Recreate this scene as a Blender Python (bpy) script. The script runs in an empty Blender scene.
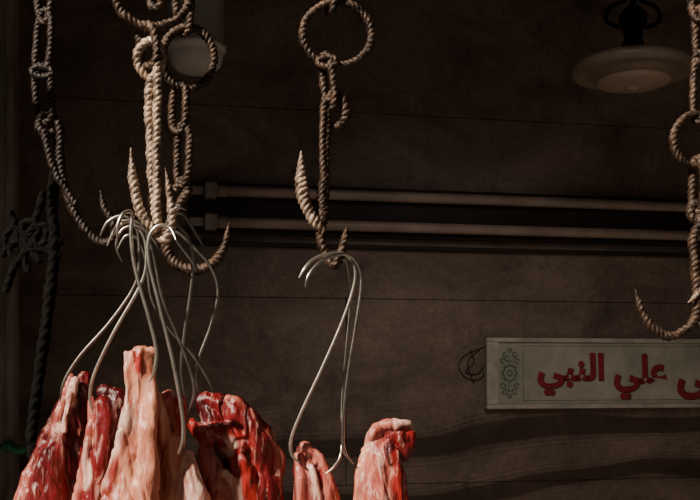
import bpy, bmesh, math, random
from mathutils import Vector, Matrix, noise
random.seed(4)
scene = bpy.context.scene
EYE = 1.6
# ---------------------------------------------------------------- measuring helpers
def P(u, v, d):
    return Vector(((u-350)/1000*d, d, EYE+(370-v)/1000*d))
TA = 0.2
ang = math.atan(TA)
WU = Vector((math.cos(ang), math.sin(ang), 0))
WN = Vector((math.sin(ang), -math.cos(ang), 0))
WZ = Vector((0, 0, 1))
D0 = 3.6
def W(u, v, off=0.0):
    t = (u-350)/1000
    d = (D0-off/math.cos(ang))/(1-TA*t)
    return P(u, v, d)
def wall_pt(a, z, off=0.0):
    return Vector((0, D0, 0))+WU*a+WZ*z+WN*off
def wall_uz(u, v):
    p = W(u, v)
    return (p-Vector((0, D0, 0))).dot(WU), p.z

# ---------------------------------------------------------------- materials
def newmat(name):
    m = bpy.data.materials.new(name); m.use_nodes = True
    nt = m.node_tree
    return m, nt, nt.nodes['Principled BSDF']
def N(nt, t, **k):
    n = nt.nodes.new(t)
    for a, b in k.items():
        if a in n.inputs: n.inputs[a].default_value = b
        else: setattr(n, a, b)
    return n
def noisy(name, c1, c2, scale=20, rough=0.6, metal=0.0, bump=0.2, bscale=None, stretch=(1, 1, 1), spec=0.5, lo=0.35, hi=0.65, dist=0.002):
    m, nt, b = newmat(name)
    L = nt.links.new
    tc = N(nt, 'ShaderNodeTexCoord'); mp = N(nt, 'ShaderNodeMapping'); mp.inputs['Scale'].default_value = stretch
    L(tc.outputs['Object'], mp.inputs[0])
    n = N(nt, 'ShaderNodeTexNoise', Scale=scale, Detail=8.0, Roughness=0.65); L(mp.outputs[0], n.inputs['Vector'])
    r = N(nt, 'ShaderNodeValToRGB')
    r.color_ramp.elements[0].position = lo; r.color_ramp.elements[1].position = hi
    r.color_ramp.elements[0].color = (*c1, 1); r.color_ramp.elements[1].color = (*c2, 1)
    L(n.outputs['Fac'], r.inputs[0]); L(r.outputs[0], b.inputs['Base Color'])
    b.inputs['Roughness'].default_value = rough; b.inputs['Metallic'].default_value = metal
    b.inputs['Specular IOR Level'].default_value = spec
    if bump:
        n2 = N(nt, 'ShaderNodeTexNoise', Scale=bscale or scale*3, Detail=6.0); L(mp.outputs[0], n2.inputs['Vector'])
        bp = N(nt, 'ShaderNodeBump', Strength=bump, Distance=dist); L(n2.outputs['Fac'], bp.inputs['Height']); L(bp.outputs[0], b.inputs['Normal'])
    return m
rust = noisy('rusty_iron', (0.010, 0.005, 0.003), (0.120, 0.068, 0.040), 60, 0.45, 0.3, 0.8, 400, lo=.36, hi=.66)
worn = noisy('worn_iron', (0.05, 0.025, 0.015), (0.62, 0.45, 0.32), 60, 0.4, 0.2, 0.6, 400, lo=.36, hi=.62)
rustdark = noisy('rusty_iron_dull', (0.005, 0.003, 0.002), (0.050, 0.028, 0.017), 70, 0.5, 0.25, 0.8, 400)
steel = noisy('stainless_wire', (0.40, 0.36, 0.31), (0.66, 0.60, 0.52), 60, 0.28, 1.0, 0.1, 200)
steelbright = noisy('polished_wire', (0.52, 0.47, 0.40), (0.86, 0.78, 0.67), 60, 0.30, 0.93, 0.1, 200)
steeldull = noisy('stainless_wire_dull', (0.25, 0.22, 0.19), (0.45, 0.40, 0.35), 60, 0.33, 0.97, 0.1, 200)
blackcord = noisy('black_cord', (0.003, 0.003, 0.003), (0.009, 0.007, 0.005), 80, 0.9, 0, 0.5, spec=0.1)
tubemat = noisy('dusty_tube_glass', (0.20, 0.145, 0.12), (0.30, 0.225, 0.19), 8, 0.45, 0, 0.05)
housing = noisy('tube_housing', (0.014, 0.010, 0.008), (0.03, 0.022, 0.018), 8, 0.6, 0, 0.1, spec=0.2)
lampm = noisy('lamp_enamel', (0.16, 0.12, 0.09), (0.23, 0.175, 0.135), 12, 0.45, 0, 0.05)
lampglass = noisy('lamp_glass', (0.32, 0.245, 0.19), (0.40, 0.31, 0.24), 10, 0.3, 0, 0.0)
jarm = noisy('dusty_white_plastic', (0.42, 0.39, 0.36), (0.55, 0.51, 0.48), 10, 0.5, 0, 0.05)
boardm = noisy('sign_board', (0.22, 0.22, 0.18), (0.38, 0.365, 0.30), 9, 0.5, 0, 0.05, lo=0.3, hi=0.7)
framem = noisy('sign_frame', (0.26, 0.245, 0.20), (0.41, 0.385, 0.32), 14, 0.5, 0, 0.1)
redpaint = noisy('red_letters', (0.16, 0.005, 0.010), (0.24, 0.008, 0.015), 30, 0.5, 0, 0)
darkred = noisy('letter_outline_shadow', (0.05, 0.005, 0.007), (0.07, 0.008, 0.010), 30, 0.6, 0, 0)  # dark rim plus slight shadow painted as a shifted copy behind the letters
ornm = noisy('ornament_green', (0.06, 0.09, 0.06), (0.10, 0.13, 0.09), 40, 0.6, 0, 0)
orng = noisy('ornament_pale_green', (0.18, 0.20, 0.15), (0.23, 0.25, 0.19), 40, 0.6, 0, 0)
postm = noisy('painted_post', (0.10, 0.08, 0.065), (0.28, 0.235, 0.20), 9, 0.7, 0, 0.4, stretch=(1, 1, .3))
ceilm = noisy('ceiling_plaster', (0.02, 0.016, 0.013), (0.04, 0.033, 0.027), 5, 0.9, 0, 0.2)
floorm = noisy('floor_concrete', (0.10, 0.085, 0.07), (0.18, 0.15, 0.125), 6, 0.8, 0, 0.3)
greenm = noisy('green_plastic', (0.02, 0.12, 0.05), (0.03, 0.2, 0.08), 20, 0.5, 0, 0)

def wallmat():
    m, nt, b = newmat('marble_panels'); L = nt.links.new
    tc = N(nt, 'ShaderNodeTexCoord')
    mp = N(nt, 'ShaderNodeMapping'); mp.inputs['Scale'].default_value = (1, 1, 1.8); mp.inputs['Rotation'].default_value = (0, 0.06, 0); L(tc.outputs['Object'], mp.inputs[0])
    n = N(nt, 'ShaderNodeTexNoise', Scale=2.6, Detail=12.0, Roughness=0.66, Distortion=0.7); L(mp.outputs[0], n.inputs['Vector'])
    r = N(nt, 'ShaderNodeValToRGB'); e = r.color_ramp.elements
    e[0].position = 0.34; e[0].color = (0.098, 0.069, 0.054, 1); e[1].position = 0.66; e[1].color = (0.205, 0.152, 0.123, 1)
    L(n.outputs['Fac'], r.inputs[0])
    g = N(nt, 'ShaderNodeTexNoise', Scale=60.0, Detail=6.0, Roughness=0.75); L(tc.outputs['Object'], g.inputs['Vector'])
    gm = N(nt, 'ShaderNodeMapRange'); gm.inputs['From Min'].default_value = .3; gm.inputs['From Max'].default_value = .7
    gm.inputs['To Min'].default_value = .70; gm.inputs['To Max'].default_value = 1.2; L(g.outputs['Fac'], gm.inputs['Value'])
    ms = N(nt, 'ShaderNodeMapping'); ms.inputs['Scale'].default_value = (1, 1, 0.5); L(tc.outputs['Object'], ms.inputs[0])
    st = N(nt, 'ShaderNodeTexNoise', Scale=6.0, Detail=8.0, Roughness=0.72); L(ms.outputs[0], st.inputs['Vector'])
    sr = N(nt, 'ShaderNodeMapRange'); sr.inputs['From Min'].default_value = .53; sr.inputs['From Max'].default_value = .70
    sr.inputs['To Min'].default_value = 1; sr.inputs['To Max'].default_value = 0.6; L(st.outputs['Fac'], sr.inputs['Value'])
    gg = N(nt, 'ShaderNodeMath', operation='MULTIPLY'); L(gm.outputs[0], gg.inputs[0]); L(sr.outputs[0], gg.inputs[1])
    mul = N(nt, 'ShaderNodeVectorMath', operation='SCALE'); L(r.outputs[0], mul.inputs[0]); L(gg.outputs[0], mul.inputs['Scale'])
    # broad dark strata and thin veins low on the wall
    mp2 = N(nt, 'ShaderNodeMapping'); mp2.inputs['Scale'].default_value = (2.0, 2.0, 3.0); mp2.inputs['Rotation'].default_value = (0, 0.05, 0); L(tc.outputs['Object'], mp2.inputs[0])
    wv = N(nt, 'ShaderNodeTexWave', Scale=0.55, Distortion=6.0, Detail=2.5); wv.inputs['Detail Scale'].default_value = 0.7
    wv.inputs['Detail Roughness'].default_value = 0.45
    wv.bands_direction = 'Z'; L(mp2.outputs[0], wv.inputs['Vector'])
    wr = N(nt, 'ShaderNodeValToRGB'); we = wr.color_ramp.elements
    we[0].position = 0.22; we[0].color = (0.34, 0.29, 0.28, 1); we[1].position = 0.30; we[1].color = (0.66, 0.62, 0.6, 1)
    for ps, cc in ((0.42, .9), (0.46, .5), (0.52, .85), (0.66, 1.05), (0.70, .6), (0.76, .95)):
        x = we.new(ps); x.color = (cc, cc*.98, cc*.97, 1)
    L(wv.outputs['Fac'], wr.inputs[0])
    sp = N(nt, 'ShaderNodeSeparateXYZ'); L(tc.outputs['Object'], sp.inputs[0])
    zz = N(nt, 'ShaderNodeMapRange'); zz.inputs['From Min'].default_value = 1.43; zz.inputs['From Max'].default_value = 1.51
    zz.inputs['To Min'].default_value = 1; zz.inputs['To Max'].default_value = 0; L(sp.outputs['Z'], zz.inputs['Value'])
    mx = N(nt, 'ShaderNodeMix', data_type='RGBA'); mx.inputs[6].default_value = (1, 1, 1, 1)
    L(zz.outputs[0], mx.inputs[0]); L(wr.outputs[0], mx.inputs[7])
    m2 = N(nt, 'ShaderNodeVectorMath', operation='MULTIPLY'); L(mul.outputs[0], m2.inputs[0]); L(mx.outputs[2], m2.inputs[1])
    L(m2.outputs[0], b.inputs['Base Color'])
    b.inputs['Roughness'].default_value = 0.6
    b.inputs['Specular IOR Level'].default_value = 0.3
    bp = N(nt, 'ShaderNodeBump', Strength=0.25, Distance=0.004); L(g.outputs['Fac'], bp.inputs['Height']); L(bp.outputs[0], b.inputs['Normal'])
    return m
wallm = wallmat()

def meatmat():
    m, nt, b = newmat('raw_meat'); L = nt.links.new
    at = N(nt, 'ShaderNodeAttribute'); at.attribute_name = 'tissue'
    tc = N(nt, 'ShaderNodeTexCoord')
    mp = N(nt, 'ShaderNodeMapping'); mp.inputs['Scale'].default_value = (1.9, 1.2, 0.38); mp.inputs['Rotation'].default_value = (0, 0.18, 0)
    L(tc.outputs['Object'], mp.inputs[0])
    n = N(nt, 'ShaderNodeTexNoise', Scale=36.0, Detail=9.0, Roughness=0.62, Distortion=1.3); L(mp.outputs[0], n.inputs['Vector'])
    r = N(nt, 'ShaderNodeValToRGB'); e = r.color_ramp.elements
    e[0].position = 0.56; e[0].color = (0, 0, 0, 1); e[1].position = 0.62; e[1].color = (1, 1, 1, 1); L(n.outputs['Fac'], r.inputs[0])
    sc = N(nt, 'ShaderNodeMath', operation='MULTIPLY'); sc.inputs[1].default_value = 0.65; L(r.outputs[0], sc.inputs[0])
    mx = N(nt, 'ShaderNodeMix', data_type='RGBA'); L(sc.outputs[0], mx.inputs[0]); L(at.outputs['Color'], mx.inputs[6]); mx.inputs[7].default_value = (0.74, 0.42, 0.33, 1)
    n2 = N(nt, 'ShaderNodeTexNoise', Scale=26.0, Detail=8.0, Roughness=0.6, Distortion=1.6); L(mp.outputs[0], n2.inputs['Vector'])
    r2 = N(nt, 'ShaderNodeValToRGB'); e = r2.color_ramp.elements
    e[0].position = 0.40; e[0].color = (1, 1, 1, 1); e[1].position = 0.54; e[1].color = (0, 0, 0, 1); L(n2.outputs['Fac'], r2.inputs[0])
    s2 = N(nt, 'ShaderNodeMath', operation='MULTIPLY'); s2.inputs[1].default_value = 0.7; L(r2.outputs[0], s2.inputs[0])
    mx2 = N(nt, 'ShaderNodeMix', data_type='RGBA', blend_type='MULTIPLY'); L(s2.outputs[0], mx2.inputs[0]); L(mx.outputs[2], mx2.inputs[6]); mx2.inputs[7].default_value = (0.45, 0.16, 0.14, 1)
    L(mx2.outputs[2], b.inputs['Base Color'])
    b.inputs['Roughness'].default_value = 0.3
    b.inputs['Specular IOR Level'].default_value = 0.55
    b.inputs['Subsurface Weight'].default_value = 0.04
    b.inputs['Subsurface Radius'].default_value = (0.008, 0.002, 0.001)
    n3 = N(nt, 'ShaderNodeTexNoise', Scale=120.0, Detail=5.0, Roughness=0.55); L(mp.outputs[0], n3.inputs['Vector'])
    ad = N(nt, 'ShaderNodeMath', operation='ADD'); L(n.outputs['Fac'], ad.inputs[0]); L(n3.outputs['Fac'], ad.inputs[1])
    bp = N(nt, 'ShaderNodeBump', Strength=0.55, Distance=0.003); L(ad.outputs[0], bp.inputs['Height']); L(bp.outputs[0], b.inputs['Normal'])
    return m
meatm = meatmat()

# ---------------------------------------------------------------- mesh helpers
def catmull(pts, step, closed=False):
    n = len(pts); out = []
    rng = range(n if closed else n-1)
    for i in rng:
        if closed: p = [pts[(i+k-1) % n] for k in range(4)]
        else: p = [pts[max(0, min(n-1, i+k-1))] for k in range(4)]
        seg = max(2, int((p[2][0]-p[1][0]).length/step))
        for j in range(seg):
            t = j/seg
            f = lambda a, b, c, d: 0.5*((2*b)+(c-a)*t+(2*a-5*b+4*c-d)*t*t+(3*b-a-3*c+d)*t**3)
            out.append((f(*[q[0] for q in p]), max(1e-5, f(*[q[1] for q in p]))))
    if not closed: out.append(pts[-1])
    return out
def sweep(bm, pts, step=0.002, seg=14, closed=False, lobes=0, pitch=0.02, depth=0.25, mat=0):
    s = catmull(pts, step, closed)
    if lobes:
        s = [(q+0.0011*noise.noise_vector(q*45)+0.0005*noise.noise_vector(q*140), r*(1+0.18*noise.noise(q*60))) for q, r in s]
    n = len(s); rings = []; L = 0
    T = []
    for i in range(n):
        a = s[(i-1) % n][0] if (closed or i > 0) else s[i][0]
        b = s[(i+1) % n][0] if (closed or i < n-1) else s[i][0]
        t = (b-a); T.append(t.normalized() if t.length > 1e-9 else Vector((0, 0, 1)))
    nr = T[0].orthogonal().normalized()
    total = sum((s[i][0]-s[i-1][0]).length for i in range(1, n)) + ((s[0][0]-s[-1][0]).length if closed else 0)
    if closed and lobes: pitch = total/max(1, round(total/pitch))
    for i in range(n):
        if i: L += (s[i][0]-s[i-1][0]).length
        nr = (nr-T[i]*nr.dot(T[i])).normalized(); bn = T[i].cross(nr)
        ring = []
        for k in range(seg):
            th = 2*math.pi*k/seg
            r = s[i][1]
            if lobes:
                ph = 2*math.pi*L/pitch
                r *= (1-depth)+depth*2*abs(math.cos(lobes/2*th-ph))-depth*0.5
                q = s[i][0]
                r *= 1+0.18*noise.noise(Vector((q.x*90+k, q.y*90, q.z*90)))
            ring.append(bm.verts.new(s[i][0]+(nr*math.cos(th)+bn*math.sin(th))*r))
        rings.append(ring)
    for i in range(n if closed else n-1):
        A = rings[i]; B = rings[(i+1) % n]
        off = 0
        if closed and i == n-1:
            off = min(range(seg), key=lambda o: (A[0].co-B[o].co).length)
        for k in range(seg):
            f = bm.faces.new((A[k], A[(k+1) % seg], B[(k+1+off) % seg], B[(k+off) % seg])); f.smooth = True; f.material_index = mat
    if not closed:
        for R in (rings[0], rings[-1]):
            try:
                f = bm.faces.new(R); f.material_index = mat
            except ValueError: pass
def finish(bm, name, mats, parent=None, smooth=None):
    bmesh.ops.recalc_face_normals(bm, faces=bm.faces)
    me = bpy.data.meshes.new(name); bm.to_mesh(me); bm.free()
    for m in (mats if isinstance(mats, (list, tuple)) else [mats]): me.materials.append(m)
    ob = bpy.data.objects.new(name, me); scene.collection.objects.link(ob)
    if parent: ob.parent = parent
    return ob
def empty(name, loc=(0, 0, 0)):
    e = bpy.data.objects.new(name, None); e.empty_display_size = 0.1; scene.collection.objects.link(e); return e
def box_pts(bm, o, ax, ay, az, bevel=0.0, mat=0):
    vs = []
    for x in (0, 1):
        for y in (0, 1):
            for z in (0, 1): vs.append(bm.verts.new(o+ax*x+ay*y+az*z))
    idx = [(0, 1, 3, 2), (4, 6, 7, 5), (0, 4, 5, 1), (2, 3, 7, 6), (0, 2, 6, 4), (1, 5, 7, 3)]
    fs = [bm.faces.new([vs[i] for i in q]) for q in idx]
    for f in fs: f.material_index = mat
    if bevel:
        es = list({e for f in fs for e in f.edges})
        bmesh.ops.bevel(bm, geom=es, offset=bevel, segments=2, affect='EDGES', profile=0.6)
def wbox(bm, a0, a1, z0, z1, o0, o1, bevel=0.0, mat=0):
    box_pts(bm, wall_pt(a0, z0, o0), WU*(a1-a0), WZ*(z1-z0), WN*(o1-o0), bevel, mat)
def abox(bm, x0, x1, y0, y1, z0, z1, bevel=0, mat=0):
    box_pts(bm, Vector((x0, y0, z0)), Vector((x1-x0, 0, 0)), Vector((0, y1-y0, 0)), Vector((0, 0, z1-z0)), bevel, mat)
def lathe(bm, c, prof, seg=48, mat=0):
    rings = []
    for r, z in prof:
        rings.append([bm.verts.new(c+Vector((r*math.cos(2*math.pi*k/seg), r*math.sin(2*math.pi*k/seg), z))) for k in range(seg)])
    for A, B in zip(rings, rings[1:]):
        for k in range(seg):
            f = bm.faces.new((A[k], A[(k+1) % seg], B[(k+1) % seg], B[k])); f.smooth = True; f.material_index = mat
    bm.faces.new(rings[0]).material_index = mat; bm.faces.new(rings[-1]).material_index = mat

# ---------------------------------------------------------------- room
zs1 = wall_uz(100, 99)[1]; zs2 = wall_uz(240, 297)[1]; h = zs1-zs2
aj = wall_uz(346, 350)[0]
bm = bmesh.new()
g = 0.0018
zt = 3.1
rows = []
z = zs1
rows.append((zs1, zt))
while z > 0.02:
    rows.append((max(0, z-h), z)); z -= h
for i, (z0, z1) in enumerate(rows):
    cuts = [-2.6, 3.4] if i != 2 else [-2.6, aj, 3.4]
    for a, b_ in zip(cuts, cuts[1:]):
        if z1-z0 > 0.03: wbox(bm, a+g/2, b_-g/2, z0+g/2, z1-g/2, -0.03, 0, 0.0025)
wbox(bm, -2.6, 3.4, 0, zt, -0.08, -0.008, 0)
finish(bm, 'wall_back', wallm)
bm = bmesh.new(); abox(bm, -2.6, 3.6, -2.5, 4.6, -0.05, 0); finish(bm, 'floor', floorm)
bm = bmesh.new(); abox(bm, -2.6, 3.6, 1.15, 4.6, zt, zt+0.06); finish(bm, 'ceiling', ceilm)
bm = bmesh.new(); abox(bm, 3.3, 3.4, 1.15, 4.5, 0, zt); finish(bm, 'wall_right', wallm)
bm = bmesh.new(); abox(bm, -2.5, -2.4, 1.15, 4.2, 0, zt); finish(bm, 'wall_left', wallm)
bm = bmesh.new()
x1 = P(15, 0, 3.0).x
abox(bm, x1-0.30, x1-0.012, 3.0, 3.08, 0, zt, 0.006); abox(bm, x1-0.022, x1, 2.985, 3.02, 0, zt, 0.004)
finish(bm, 'trim_1', postm)

# ---------------------------------------------------------------- fluorescent fixture on the wall
fx = empty('fluorescent_light_fixture')
bm = bmesh.new()
aL = wall_uz(188, 200)[0]; zc1 = W(350, 195.5, 0.06).z; zc2 = W(350, 226, 0.06).z
wbox(bm, aL, 3.0, zc2-0.035, zc1+0.035, 0.001, 0.035, 0.004)
wbox(bm, aL, 3.0, zc2-0.075, zc2-0.060, 0.001, 0.02, 0.003)
finish(bm, 'housing', housing, fx)
for i, zc in enumerate((zc1, zc2)):
    bm = bmesh.new()
    a0 = wall_uz(218, 200)[0]
    sweep(bm, [(wall_pt(a, zc, 0.062), 0.0185) for a in (a0, 0.5, 1.5, 2.9)], 0.2, 20)
    finish(bm, 'tube_%d' % (i+1), tubemat, fx)
    bm = bmesh.new()
    sweep(bm, [(wall_pt(a, zc, 0.062), 0.021) for a in (a0-0.012, a0+0.03)], 0.02, 20)
    wbox(bm, a0-0.05, a0-0.008, zc-0.026, zc+0.026, 0.03, 0.088, 0.005)
    wbox(bm, aL, a0-0.05, zc-0.012, zc+0.016, 0.03, 0.06, 0.005)
    finish(bm, 'tube_holder_%d' % (i+1), postm, fx)

# ---------------------------------------------------------------- lamps
lp = empty('ceiling_lamp')
c = P(633, 74, 3.0)
bm = bmesh.new()
R = 0.180
lathe(bm, c, [(0.03, 0.062), (0.07, 0.060), (0.11, 0.050), (0.155, 0.038), (R, 0.024), (R+0.004, 0.014), (R, 0.004), (R-0.010, -0.004), (R-0.022, -0.006), (R-0.028, -0.001), (R-0.045, -0.004), (0.128, -0.008), (0.122, -0.016), (0.112, -0.018), (0.05, -0.018)])
finish(bm, 'shade', lampm, lp)
bm = bmesh.new()
lathe(bm, c, [(0.112, -0.016), (0.110, -0.024), (0.099, -0.032), (0.075, -0.038), (0.035, -0.042), (0.018, -0.043), (0.015, -0.048), (0.004, -0.050)])
finish(bm, 'glass_bowl', lampglass, lp)
bm = bmesh.new()
lathe(bm, c, [(0.03, 0.06), (0.035, 0.08), (0.025, 0.11), (0.03, 0.13), (0.042, 0.15), (0.04, 0.18), (0.02, 0.20), (0.010, 0.21), (0.010, zt-c.z-0.03), (0.05, zt-c.z-0.02), (0.05, zt-c.z)], 24)
for k in (-1, 1):
    sweep(bm, [(c+Vector((k*0.02, 0, 0.22)), .006), (c+Vector((k*0.07, 0, 0.20)), .006), (c+Vector((k*0.08, 0, 0.16)), .006), (c+Vector((k*0.04, 0, 0.14)), .006)], 0.01, 8)
finish(bm, 'mount', blackcord, lp)

c = P(196, 72, 2.9)
bm = bmesh.new()
lathe(bm, c, [(0.02, -0.002), (0.055, 0.003), (0.072, 0.02), (0.078, 0.045), (0.08, 0.06), (0.086, 0.062), (0.086, 0.075), (0.08, 0.078), (0.08, 0.26), (0.07, 0.28), (0.03, 0.29), (0.012, 0.30), (0.012, zt-c.z)], 40)
finish(bm, 'jar_pendant_lamp', jarm)

# ---------------------------------------------------------------- sign
sg = empty('wall_sign')
aS = wall_uz(484, 370)[0]; zT = W(560, 338, 0.03).z; zB = W(560, 408.5, 0.03).z
aE = aS+1.28
bm = bmesh.new(); wbox(bm, aS, aE, zB, zT, 0.001, 0.022, 0.003); finish(bm, 'board', boardm, sg)
bm = bmesh.new()
fw = 0.016
wbox(bm, aS, aE, zT-fw, zT, 0.02, 0.034, 0.004); wbox(bm, aS, aE, zB, zB+fw, 0.02, 0.034, 0.004)
wbox(bm, aS, aS+0.045, zB+fw, zT-fw, 0.02, 0.034, 0.004); wbox(bm, aE-0.045, aE, zB+fw, zT-fw, 0.02, 0.034, 0.004)
finish(bm, 'frame', framem, sg)
bm = bmesh.new()
def disc(cx, cz, rx, rz, o, mat, wav=0, n=40):
    vs = [bm.verts.new(wall_pt(cx+rx*math.cos(2*math.pi*k/n)*(1+wav*math.cos(8*2*math.pi*k/n)), cz+rz*math.sin(2*math.pi*k/n)*(1+wav*math.cos(8*2*math.pi*k/n)), o)) for k in range(n)]
    bm.faces.new(vs).material_index = mat
def orn(cx, cz, s):
    o = 0.0235
    def ring(cx, cz, r, w, a0=0, a1=2*math.pi, n=20):
        sweep(bm, [(wall_pt(cx+r*math.cos(a0+(a1-a0)*k/n), cz+r*math.sin(a0+(a1-a0)*k/n), o), w) for k in range(n+1)], 0.01, 6)
    disc(cx, cz, 0.040, 0.094, 0.0226, 1, 0.05)
    disc(cx, cz, 0.030, 0.034, 0.0230, 0, 0.08); disc(cx, cz, 0.021, 0.024, 0.0234, 1, 0.1)
    ring(cx, cz, 0.009*s, 0.0026)
    for sx in (-1, 1):
        for sz in (-1, 1):
            ring(cx+sx*0.026*s, cz+sz*0.044*s, 0.008*s, 0.0018, 0, 5)
            ring(cx+sx*0.018*s, cz+sz*0.066*s, 0.008*s, 0.0018, 1, 6)
            ring(cx+sx*0.006*s, cz+sz*0.052*s, 0.011*s, 0.0016, 2, 5)
    for sz in (-1, 1): ring(cx, cz+sz*0.080*s, 0.006*s, 0.0018)
orn(aS+0.092, (zT+zB)/2, 1.05); orn(aE-0.092, (zT+zB)/2, 1.05)
for (a0, z0, a1, z1) in ((aS+.145, zT-.03, aE-.145, zT-.03), (aS+.145, zB+.03, aE-.145, zB+.03), (aS+.145, zB+.03, aS+.145, zT-.03), (aE-.145, zB+.03, aE-.145, zT-.03)):
    sweep(bm, [(wall_pt(a0, z0, .0225), .0009), (wall_pt(a1, z1, .0225), .0009)], 1, 6)
finish(bm, 'ornament', [ornm, orng], sg)
def word(s, u0, v0, u1, v1, name):
    for lay, (mat, off, o) in enumerate(((darkred, 0.044, 0.0235), (redpaint, 0.034, 0.0245))):
        cu = bpy.data.curves.new(name, 'FONT'); cu.body = s; cu.size = 1; cu.offset = off; cu.extrude = 0.0
        ob = bpy.data.objects.new(name, cu); scene.collection.objects.link(ob)
        dg = bpy.context.evaluated_depsgraph_get(); dg.update()
        me = bpy.data.meshes.new_from_object(ob.evaluated_get(dg))
        bpy.data.objects.remove(ob)
        if not me.vertices: print('EMPTY TEXT'); return
        xs = [v.co.x for v in me.vertices]; ys = [v.co.y for v in me.vertices]
        A0 = wall_uz(u0, 370)[0]; A1 = wall_uz(u1, 370)[0]; Z1 = W((u0+u1)/2, v0).z; Z0 = W((u0+u1)/2, v1).z
        dx = 0.003 if lay == 0 else 0
        for v in me.vertices:
            a = A0+(v.co.x-min(xs))/(max(xs)-min(xs))*(A1-A0)+dx; z = Z0+(v.co.y-min(ys))/(max(ys)-min(ys))*(Z1-Z0)-dx
            v.co = wall_pt(a, z, o)
        me.materials.append(mat)
        o2 = bpy.data.objects.new(name, me); scene.collection.objects.link(o2); o2.parent = sg
word('\uFEF2\uFE92\uFEE8\uFEDF\uFE8D', 535, 353, 601, 395, 'lettering_1')
word('\uFEF2\uFEE0\uFECB', 611, 354, 664, 399, 'lettering_2')
word('\uFEF0\uFEE0\uFEBB', 674, 355, 748, 399, 'lettering_3')

bm = bmesh.new()
for pts in ([(484, 347), (472, 352), (462, 358), (459, 368), (466, 378), (478, 380), (486, 372)], [(470, 350), (474, 362), (466, 372), (478, 374), (486, 362)], [(480, 350), (468, 362), (474, 384)], [(346, 296), (347, 330), (345.5, 370), (346, 404)]):
    sweep(bm, [(W(u, v, 0.004), 0.0018) for u, v in pts], 0.01, 8)
finish(bm, 'wall_cable', housing)

# ---------------------------------------------------------------- meat rail
RS = 0.92
def rod(bm, pts, d, r, mat=0, closed=False, lobes=3, tip=False, pitch=0.0165, depth=0.15):
    q = []
    if lobes: r = r*RS
    for p in pts:
        dd = p[2] if len(p) > 2 else 0; rs = p[3] if len(p) > 3 else 1
        q.append((P(p[0], p[1], d+dd), r*rs*d/1000))
    sweep(bm, q, 0.0012, 18, closed, lobes, pitch, depth, mat)
def ringp(cu, cv, ru, rv, n=14, tilt=0.0, a0=0, dd0=0):
    return [(cu+ru*math.cos(a0+2*math.pi*k/n), cv+rv*math.sin(a0+2*math.pi*k/n), dd0+tilt*math.cos(a0+2*math.pi*k/n)) for k in range(n)]
def linkp(u0, v0, u1, v1, w, tilt, dd0=0):
    dx, dy = u1-u0, v1-v0; L = math.hypot(dx, dy); dx /= L; dy /= L
    out = []
    for k in range(14):
        a = 2*math.pi*k/14; c_ = math.cos(a); s_ = math.sin(a)
        al = L/2*math.copysign(abs(c_)**0.7, c_); ac = w*math.copysign(abs(s_)**0.8, s_)
        out.append(((u0+u1)/2+dx*al-dy*ac, (v0+v1)/2+dy*al+dx*ac, dd0+tilt*s_))
    return out
rl = bmesh.new()
zr = P(0, -75, 1.5).z
for yy in (1.45, 1.68):
    sweep(rl, [(Vector((-1.6, yy, zr)), .013), (Vector((1.6, yy, zr)), .013)], 1, 16)
    for x in (-1.2, 0.15, 1.3): sweep(rl, [(Vector((x, yy, zr)), .008), (Vector((x, yy, zt)), .008)], 1, 10)
finish(rl, 'hanging_rail', rustdark)

# middle hook
bm = bmesh.new()
rod(bm, linkp(330, -95, 330, -20, 7, .008), 1.5, 4)
rod(bm, linkp(331, -32, 330, 14, 4, .010), 1.5, 4)
rod(bm, ringp(337, 34, 34.5, 31.5, 20, 0.012), 1.5, 4.4, 0, True)
rod(bm, linkp(325, 55, 331, 108, 5, .010), 1.5, 4, 0, True)
rod(bm, ringp(327, 62, 9, 5, 10, 0.0), 1.49, 3.5, 0, True)
rod(bm, [(327, 122, .006, .7), (336, 127, .006), (345, 118, .004), (344, 103), (337, 95), (329, 98), (327, 115), (326, 150), (324, 185, 0, 1.15), (322, 215, 0, 1.2), (321, 238, 0, 1.1), (327, 258), (335, 265, -.004), (341, 252, -.008), (344, 238, -.008, .8), (347, 226, -.008, .1)], 1.5, 5)
rod(bm, [(324, 100, -.006), (322, 140, -.006), (323, 180, -.005), (321, 225, -.004, 1)], 1.5, 3.6)
rod(bm, [(324, 232, -.004, .9), (314, 220, -.01, 1.1), (306, 205, -.012, 1.2), (302, 188, -.014, 1.25), (301, 170, -.014, .9), (301, 151, -.014, .1)], 1.5, 5.5, 1)
finish(bm, 'iron_meat_hook', [rust, worn])

# left front hook
bm = bmesh.new()
D = 1.42
rod(bm, linkp(153, -100, 155, -40, 7, .008), D, 4)
rod(bm, linkp(155, -55, 156, 8, 7, .008), D, 4.5, 0, True)
rod(bm, ringp(153, -8, 38, 35, 20, 0.012), D, 5, 0, True)
rod(bm, linkp(146, 25, 150, 66, 8, .010), D, 4.5, 0, True)
rod(bm, [(150, 80, .006, .7), (141, 70, .004), (137, 55), (145, 43), (157, 44), (162, 58), (158, 72), (151, 82), (149, 110), (151, 150), (152, 190), (155, 222), (160, 238), (168, 236, -.006), (172, 220, -.008), (170, 195, -.008, .8), (165, 168, -.008, .1)], D, 5, 1)
rod(bm, [(158, 62, -.005, .9), (158, 90, -.006), (157, 130, -.006), (157, 180, -.006), (157, 225, -.004)], D, 4.8, 1)
rod(bm, [(156, 232, -.006, .9), (146, 222, -.01), (139, 208, -.012, 1.1), (135, 190, -.014, 1.1), (132, 170, -.014, .8), (131, 148, -.014, .1)], D, 5, 1)
finish(bm, 'iron_meat_hook', [rust, worn])

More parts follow.
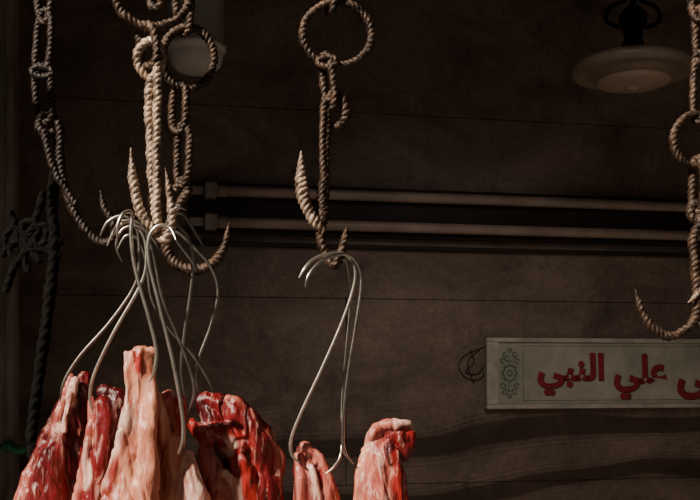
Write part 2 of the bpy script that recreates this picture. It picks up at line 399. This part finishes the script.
# left pair, behind
bm = bmesh.new(); D = 1.62
rod(bm, linkp(182, -95, 184, 34, 8, .01), D, 4, 0, True)
rod(bm, ringp(188, 58, 26, 31, 18, 0.012), D, 4.5, 0, True)
rod(bm, linkp(180, 84, 178, 132, 7, .008), D, 4.2, 0, True)
rod(bm, linkp(184, 124, 182, 185, 6, .01), D, 4.2, 0, True)
rod(bm, [(176, 190, .006), (184, 180), (188, 190), (180, 205), (170, 222), (165, 240), (170, 257), (184, 268, -.004), (202, 269, -.008), (216, 260, -.01, .95), (225, 244, -.01, .7), (229, 222, -.01, .1)], D, 5.6)
finish(bm, 'iron_meat_hook', [rust, worn])
bm = bmesh.new(); D = 1.66
rod(bm, linkp(44, -110, 44, 22, 8, .01), D, 4, 0, True)
rod(bm, linkp(46, 10, 41, 76, 7, .008), D, 4, 0, True)
rod(bm, linkp(41, 66, 46, 122, 8, .008), D, 4, 0, True)
rod(bm, ringp(42, 72, 10, 5, 10), D-.01, 3.5, 0, True)
rod(bm, [(54, 132, .004), (46, 136), (39, 126), (42, 114), (53, 116), (60, 130), (60, 155), (64, 185), (74, 212), (88, 232), (102, 243), (113, 238, -.006), (112, 222, -.01, .9), (104, 207, -.01, .7), (100, 190, -.01, .1)], D, 4.8)
rod(bm, [(44, 130), (48, 150), (55, 172), (66, 190), (76, 205)], D-.006, 4)
finish(bm, 'iron_meat_hook', [rustdark, rust])

# right hook
bm = bmesh.new(); D = 1.5
rod(bm, linkp(698, -100, 698, 20, 8, .01), D, 4, 0, True)
rod(bm, linkp(699, 8, 701, 62, 5, .01), D, 4, 0, True)
rod(bm, linkp(700, 52, 698, 122, 6, .01), D, 4, 0, True)
rod(bm, ringp(696, 140, 23, 26, 18, 0.010), D, 4.2, 0, True)
rod(bm, linkp(698, 158, 697, 212, 6, .008), D, 4.2, 0, True)
rod(bm, [(704, 216, .004), (698, 222), (690, 214), (694, 203), (701, 208), (700, 222, -.004), (693, 240), (695, 270), (697, 300), (694, 320), (683, 332, -.002), (668, 336, -.005), (653, 328, -.008), (644, 316, -.009, .9), (639, 304, -.01, .7), (635, 288, -.01, .1)], D, 5)
rod(bm, [(694, 322), (704, 326, .002), (714, 318, .004), (718, 300, .004, .8), (720, 280, .004, .1)], D, 4.5)
rod(bm, [(688, 303, -.01, .1), (694, 297, -.01, .7), (702, 288, -.006, .9), (708, 275, -.004, .8)], D, 3.6, 1)
finish(bm, 'iron_meat_hook', [rust, worn])

# ---------------------------------------------------------------- thin steel S hooks
def shook(pts, d, r=1.7, mat=steel):
    bm = bmesh.new()
    q = [(*p[:2], p[2] if len(p) > 2 else 0, 1) for p in pts]
    q[0] = (*q[0][:3], .35); q[-1] = (*q[-1][:3], .35)
    rod(bm, q, d, r*1.0, 0, False, 0)
    finish(bm, 'steel_s_hook', mat)
shook([(299, 278, -.03), (305, 268, -.028), (314, 259, -.02), (328, 254, -.01), (344, 254, 0), (354, 266), (354, 285), (342, 322), (322, 368), (300, 415), (291, 440), (292, 455), (300, 463)], 1.485, 1.7, steelbright)
shook([(305, 287, -.03), (309, 275, -.028), (320, 262, -.02), (333, 256, -.01), (348, 255, 0), (359, 268), (361, 288), (355, 330), (347, 380), (343, 425), (344, 450), (353, 464)], 1.475, 1.9)
shook([(325, 474), (333, 468), (340, 457), (342, 440, .01), (342, 400, .02), (346, 350, .02), (350, 300, .02), (346, 262, .01), (336, 262)], 1.49, 1.5)
W_ = [
 ([(117, 240, -.02), (118, 225, -.02), (124, 213, -.015), (132, 214), (131, 235), (135, 268), (148, 315), (156, 348), (155, 368), (150, 382)], 1.37, 2.0, steelbright),
 ([(176, 240, -.01), (170, 228), (158, 226), (149, 238), (149, 262), (158, 300), (173, 362), (182, 412), (183, 438), (178, 454)], 1.36, 2.0, steelbright),
 ([(100, 236), (108, 222), (124, 216), (137, 230), (139, 262), (134, 287), (110, 322), (80, 356), (64, 382), (60, 402)], 1.47, 1.7, steeldull),
 ([(107, 246), (116, 229), (130, 222), (144, 238), (146, 266), (138, 290), (114, 332), (95, 372), (90, 396), (93, 412)], 1.44, 1.8, steelbright),
 ([(203, 246), (196, 234), (182, 214), (172, 218), (188, 238), (193, 262), (190, 295), (184, 335), (181, 370), (185, 400)], 1.46, 1.6, steel),
 ([(162, 238), (176, 232), (196, 250), (211, 268), (218, 292), (211, 325), (200, 355), (196, 375), (198, 392)], 1.52, 1.7, steeldull),
 ([(116, 252), (126, 236), (138, 240), (146, 262), (152, 300), (168, 328), (190, 352), (206, 376), (213, 392)], 1.50, 1.6, steeldull),
 ([(112, 236), (120, 222), (140, 224), (152, 250), (162, 298), (177, 335), (190, 370), (194, 392), (188, 412)], 1.43, 1.6, steel),
 ([(186, 210), (176, 208), (168, 220), (176, 240), (192, 262), (196, 272)], 1.41, 1.4, steel),
 ([(122, 262), (116, 246), (122, 230), (136, 226), (150, 236), (160, 252)], 1.40, 1.4, steel)]
for a in W_: shook(*a)

# ---------------------------------------------------------------- dark cord & knot at left
bm = bmesh.new(); D = 1.75
rod(bm, [(58, 140, -.05, .7), (54, 180, -.03), (52, 205), (54, 235), (53, 265), (48, 310), (41, 360), (35, 405), (32, 435), (34, 458), (44, 462)], D, 6, 0, False, 3, pitch=.04, depth=.1)
for pts in ([(18, 262), (8, 250), (6, 236), (16, 228), (28, 238), (36, 250), (50, 248), (62, 240)],
            [(28, 272), (24, 252), (30, 232), (44, 226), (46, 240), (32, 250), (22, 246), (14, 222), (10, 212)],
            [(6, 292), (14, 268), (26, 252), (38, 232), (34, 222), (22, 226), (28, 246), (40, 262)],
            [(30, 236), (38, 212), (44, 192)],
            [(60, 256), (44, 250), (30, 240), (12, 244), (2, 256)]):
    rod(bm, pts, D, 4.2, 0, False, 3, pitch=.04, depth=.1)
finish(bm, 'knotted_rope', blackcord)

# ---------------------------------------------------------------- meat
DK = (0.075, 0.006, 0.008); LN = (0.21, 0.012, 0.014); RD = (0.42, 0.026, 0.022); PK = (0.58, 0.17, 0.125); OR = (0.76, 0.31, 0.19); FT = (0.84, 0.53, 0.42)
def meat(name, d, lobes, seed=0):
    bm = bmesh.new(); samples = []
    for col, pts in lobes:
        q = []
        for p in pts:
            dd = p[3] if len(p) > 3 else 0
            q.append((P(p[0], p[1], d+dd), p[2]*d/1000))
        sweep(bm, q, 0.004, 20)
        for end in (q[0], q[-1]):
            bmesh.ops.create_icosphere(bm, subdivisions=2, radius=end[1], matrix=Matrix.Translation(end[0]))
        for s in catmull(q, 0.006): samples.append((s[0], s[1], Vector(col)))
    bmesh.ops.recalc_face_normals(bm, faces=bm.faces)
    me = bpy.data.meshes.new('tmp'); bm.to_mesh(me); bm.free()
    ob = bpy.data.objects.new('tmp', me); scene.collection.objects.link(ob)
    m = ob.modifiers.new('r', 'REMESH'); m.mode = 'VOXEL'; m.voxel_size = 0.0021
    s = ob.modifiers.new('s', 'SMOOTH'); s.iterations = 3; s.factor = 0.5
    dg = bpy.context.evaluated_depsgraph_get(); dg.update()
    out = bpy.data.meshes.new_from_object(ob.evaluated_get(dg)); bpy.data.objects.remove(ob)
    out.name = name
    ca = out.color_attributes.new('tissue', 'FLOAT_COLOR', 'POINT')
    norms = [v.normal.copy() for v in out.vertices]
    for i, v in enumerate(out.vertices):
        p = v.co.copy()
        if p.z > EYE-0.26:
            qn = p+0.014*noise.noise_vector(Vector((p.x*60, p.y*60, p.z*26)))
            ws = 0; c = Vector((0, 0, 0))
            for sp_, sr, sc_ in samples:
                e = (qn-sp_).length-sr
                if e > 0.03: continue
                w = math.exp(-max(-0.03, e)/0.0013); ws += w; c += w*sc_
            c = c/ws if ws > 0 else Vector(lobes[0][0])
        else: c = Vector(lobes[0][0])
        ca.data[i].color = (*c, 1)
        n1 = noise.noise(Vector((p.x*50+seed, p.y*50, p.z*22))); n2 = noise.noise(Vector((p.x*150, p.y*150+seed, p.z*60)))
        n3 = abs(noise.noise(Vector((p.x*60+p.z*16, p.y*60+seed*2, p.z*14))))
        v.co = p+norms[i]*(0.0050*n1+0.0011*n2+0.009*(min(0.24, n3)-0.19))
    for f in out.polygons: f.use_smooth = True
    out.materials.clear(); out.materials.append(meatm)
    o = bpy.data.objects.new(name, out); scene.collection.objects.link(o)
    return o
meat('lamb_leg', 1.53, [
 (DK, [(80, 384, 7), (74, 400, 13), (64, 430, 20), (54, 470, 26), (50, 540, 40), (50, 640, 50), (55, 720, 26)]),
 (PK, [(70, 378, 5, -.01), (58, 418, 6, -.02), (42, 452, 7, -.02), (30, 480, 9, -.02), (28, 530, 18, -.02), (36, 620, 26)]),
 (LN, [(62, 430, 9, -.02), (52, 460, 14, -.025), (48, 500, 22, -.025), (50, 560, 30, -.02)]),
 (FT, [(76, 380, 4, -.02), (70, 400, 3, -.03), (64, 430, 3, -.038)]),
 (DK, [(50, 450, 6, -.035), (42, 480, 9, -.04), (40, 510, 12, -.04)]),
 (LN, [(84, 378, 6), (84, 410, 9), (82, 450, 12), (80, 500, 18)])], 1)
meat('lamb_leg', 1.50, [
 (DK, [(102, 392, 7), (118, 402, 12), (118, 430, 15), (108, 470, 18), (100, 520, 25), (98, 620, 40), (100, 700, 25)]),
 (PK, [(92, 400, 4, -.01), (91, 430, 5, -.015), (84, 470, 6, -.015), (80, 510, 12, -.01)]),
 (FT, [(88, 440, 3, -.022), (84, 465, 4, -.026), (86, 490, 4, -.03)]),
 (LN, [(104, 404, 8, -.015), (104, 440, 10, -.02), (98, 480, 12, -.02), (95, 520, 18, -.01)])], 2)
meat('lamb_shank', 1.40, [
 (OR, [(132, 356, 6), (134, 375, 9), (137, 410, 12), (133, 445, 17), (130, 490, 25), (132, 560, 40), (135, 650, 50), (135, 740, 20)]),
 (OR, [(149, 352, 6), (148, 368, 8), (149, 405, 9, -.008), (148, 450, 11, -.012), (142, 500, 18, -.012)]),
 (RD, [(142, 354, 4, -.01), (139, 372, 3.5, -.012), (137, 400, 3, -.014)]),
 (FT, [(126, 354, 4), (128, 380, 4, -.01), (127, 420, 6, -.015), (118, 455, 8, -.016), (113, 490, 12, -.01)]),
 (OR, [(138, 352, 4, -.006), (146, 350, 4, -.006), (153, 352, 4, -.004)]),
 (RD, [(124, 440, 4, -.02), (116, 470, 5, -.024), (110, 500, 8, -.02)])], 3)
meat('lamb_leg', 1.45, [
 (PK, [(168, 398, 8), (166, 430, 13), (162, 465, 19), (160, 510, 25), (160, 620, 45), (160, 700, 20)]),
 (FT, [(188, 455, 7, -.02), (188, 478, 13, -.025), (194, 520, 20, -.02), (190, 580, 24)]),
 (OR, [(172, 440, 6, -.02), (168, 475, 10, -.025), (165, 510, 15, -.02)]),
 (OR, [(158, 396, 6, -.01), (160, 415, 8, -.015), (164, 440, 7, -.02)]),
 (RD, [(180, 400, 6), (182, 425, 7, -.01), (178, 450, 6, -.02)])], 4)
meat('lamb_shoulder', 1.52, [
 (LN, [(204, 400, 7), (222, 404, 11), (240, 418, 17), (256, 442, 19), (264, 468, 18), (260, 505, 24), (250, 570, 36), (250, 650, 45), (245, 720, 20)]),
 (RD, [(194, 424, 6, -.015), (204, 438, 8, -.02), (222, 430, 9, -.025), (238, 444, 11, -.025)]),
 (DK, [(204, 404, 9, .0), (212, 420, 12, .0), (214, 450, 14, .0), (222, 500, 20, 0)]),
 (PK, [(206, 450, 8, -.02), (214, 475, 13, -.025), (224, 510, 22, -.02)]),
 (DK, [(218, 448, 7, -.022), (236, 464, 7, -.022), (250, 484, 8, -.02)]),
 (RD, [(236, 455, 8, -.025), (244, 475, 12, -.025), (248, 500, 16, -.02)]),
 (FT, [(222, 470, 4, -.04), (234, 484, 4, -.042), (240, 500, 5, -.04)]),
 (FT, [(208, 434, 3, -.03), (222, 438, 3, -.036), (232, 450, 3, -.036)]),
 (PK, [(228, 398, 4, -.01), (250, 414, 4, -.012), (270, 440, 5, -.01), (279, 460, 6), (276, 490, 7)])], 5)
meat('lamb_neck', 1.52, [
 (LN, [(302, 450, 7), (306, 466, 13), (312, 492, 19), (312, 540, 26), (310, 640, 40), (310, 700, 20)]),
 (PK, [(304, 446, 5, -.01), (318, 456, 5, -.012), (326, 475, 6, -.012), (331, 500, 9, -.01)]),
 (PK, [(298, 455, 4, -.015), (300, 478, 6, -.02), (302, 505, 9, -.02)]),
 (FT, [(312, 466, 3, -.02), (316, 485, 3.5, -.025), (318, 505, 5, -.025)])], 6)
meat('lamb_leg', 1.50, [
 (PK, [(376, 440, 11), (380, 456, 18), (381, 482, 23), (380, 540, 30), (380, 640, 42), (380, 720, 20)]),
 (LN, [(384, 438, 12), (396, 434, 11), (403, 440, 10, -.004), (400, 456, 8)]),
 (PK, [(372, 436, 6, -.01), (382, 427, 6, -.012), (396, 424, 6, -.01)]),
 (FT, [(392, 424, 5, -.012), (408, 424, 5, -.01)]),
 (RD, [(402, 428, 8), (409, 434, 7, -.004), (411, 446, 5, -.004)]),
 (OR, [(366, 452, 6, -.01), (363, 478, 8, -.012), (364, 510, 12, -.01)]),
 (DK, [(388, 446, 5, -.022), (391, 462, 4, -.028)]),
 (FT, [(378, 456, 3, -.026), (382, 475, 3.5, -.032), (381, 500, 4, -.034)]),
 (RD, [(394, 454, 6, -.02), (397, 475, 8, -.02), (398, 505, 10, -.015)])], 7)

bm = bmesh.new()
rod(bm, [(2, 449), (8, 446), (18, 450), (26, 447)], 2.975, 5, 0, False, 3)
finish(bm, 'green_strap', greenm)

# ---------------------------------------------------------------- light
w = bpy.data.worlds.new('World'); scene.world = w; w.use_nodes = True
w.node_tree.nodes['Background'].inputs[0].default_value = (1.0, 0.90, 0.82, 1)
w.node_tree.nodes['Background'].inputs[1].default_value = 0.065
s = bpy.data.lights.new('sun', 'SUN'); s.energy = 8.0; s.angle = 0.03; s.color = (1, 0.88, 0.74)
so = bpy.data.objects.new('sun', s); scene.collection.objects.link(so)
so.rotation_euler = Vector((0.9, 0.8, -0.9)).to_track_quat('-Z', 'Y').to_euler()
sl = bpy.data.lights.new('wall_fill_spot', 'SPOT'); sl.energy = 50; sl.spot_size = math.radians(80); sl.spot_blend = 1.0; sl.shadow_soft_size = 0.35; sl.color = (1, 0.87, 0.76)  # added fill spot, not a lamp of the shop; brightens the lower wall
slo = bpy.data.objects.new('wall_fill_spot', sl); scene.collection.objects.link(slo)
slo.location = (0.45, 1.8, 2.65)
slo.rotation_euler = (Vector((0.55, 3.6, 0.88))-slo.location).to_track_quat('-Z', 'Y').to_euler()

cam = bpy.data.cameras.new('camera'); cam.lens = 36*1000/700; cam.sensor_width = 36; cam.shift_y = 120/700
co = bpy.data.objects.new('camera', cam); scene.collection.objects.link(co)
co.location = (0, 0, EYE); co.rotation_euler = (math.pi/2, 0, 0)
scene.camera = co
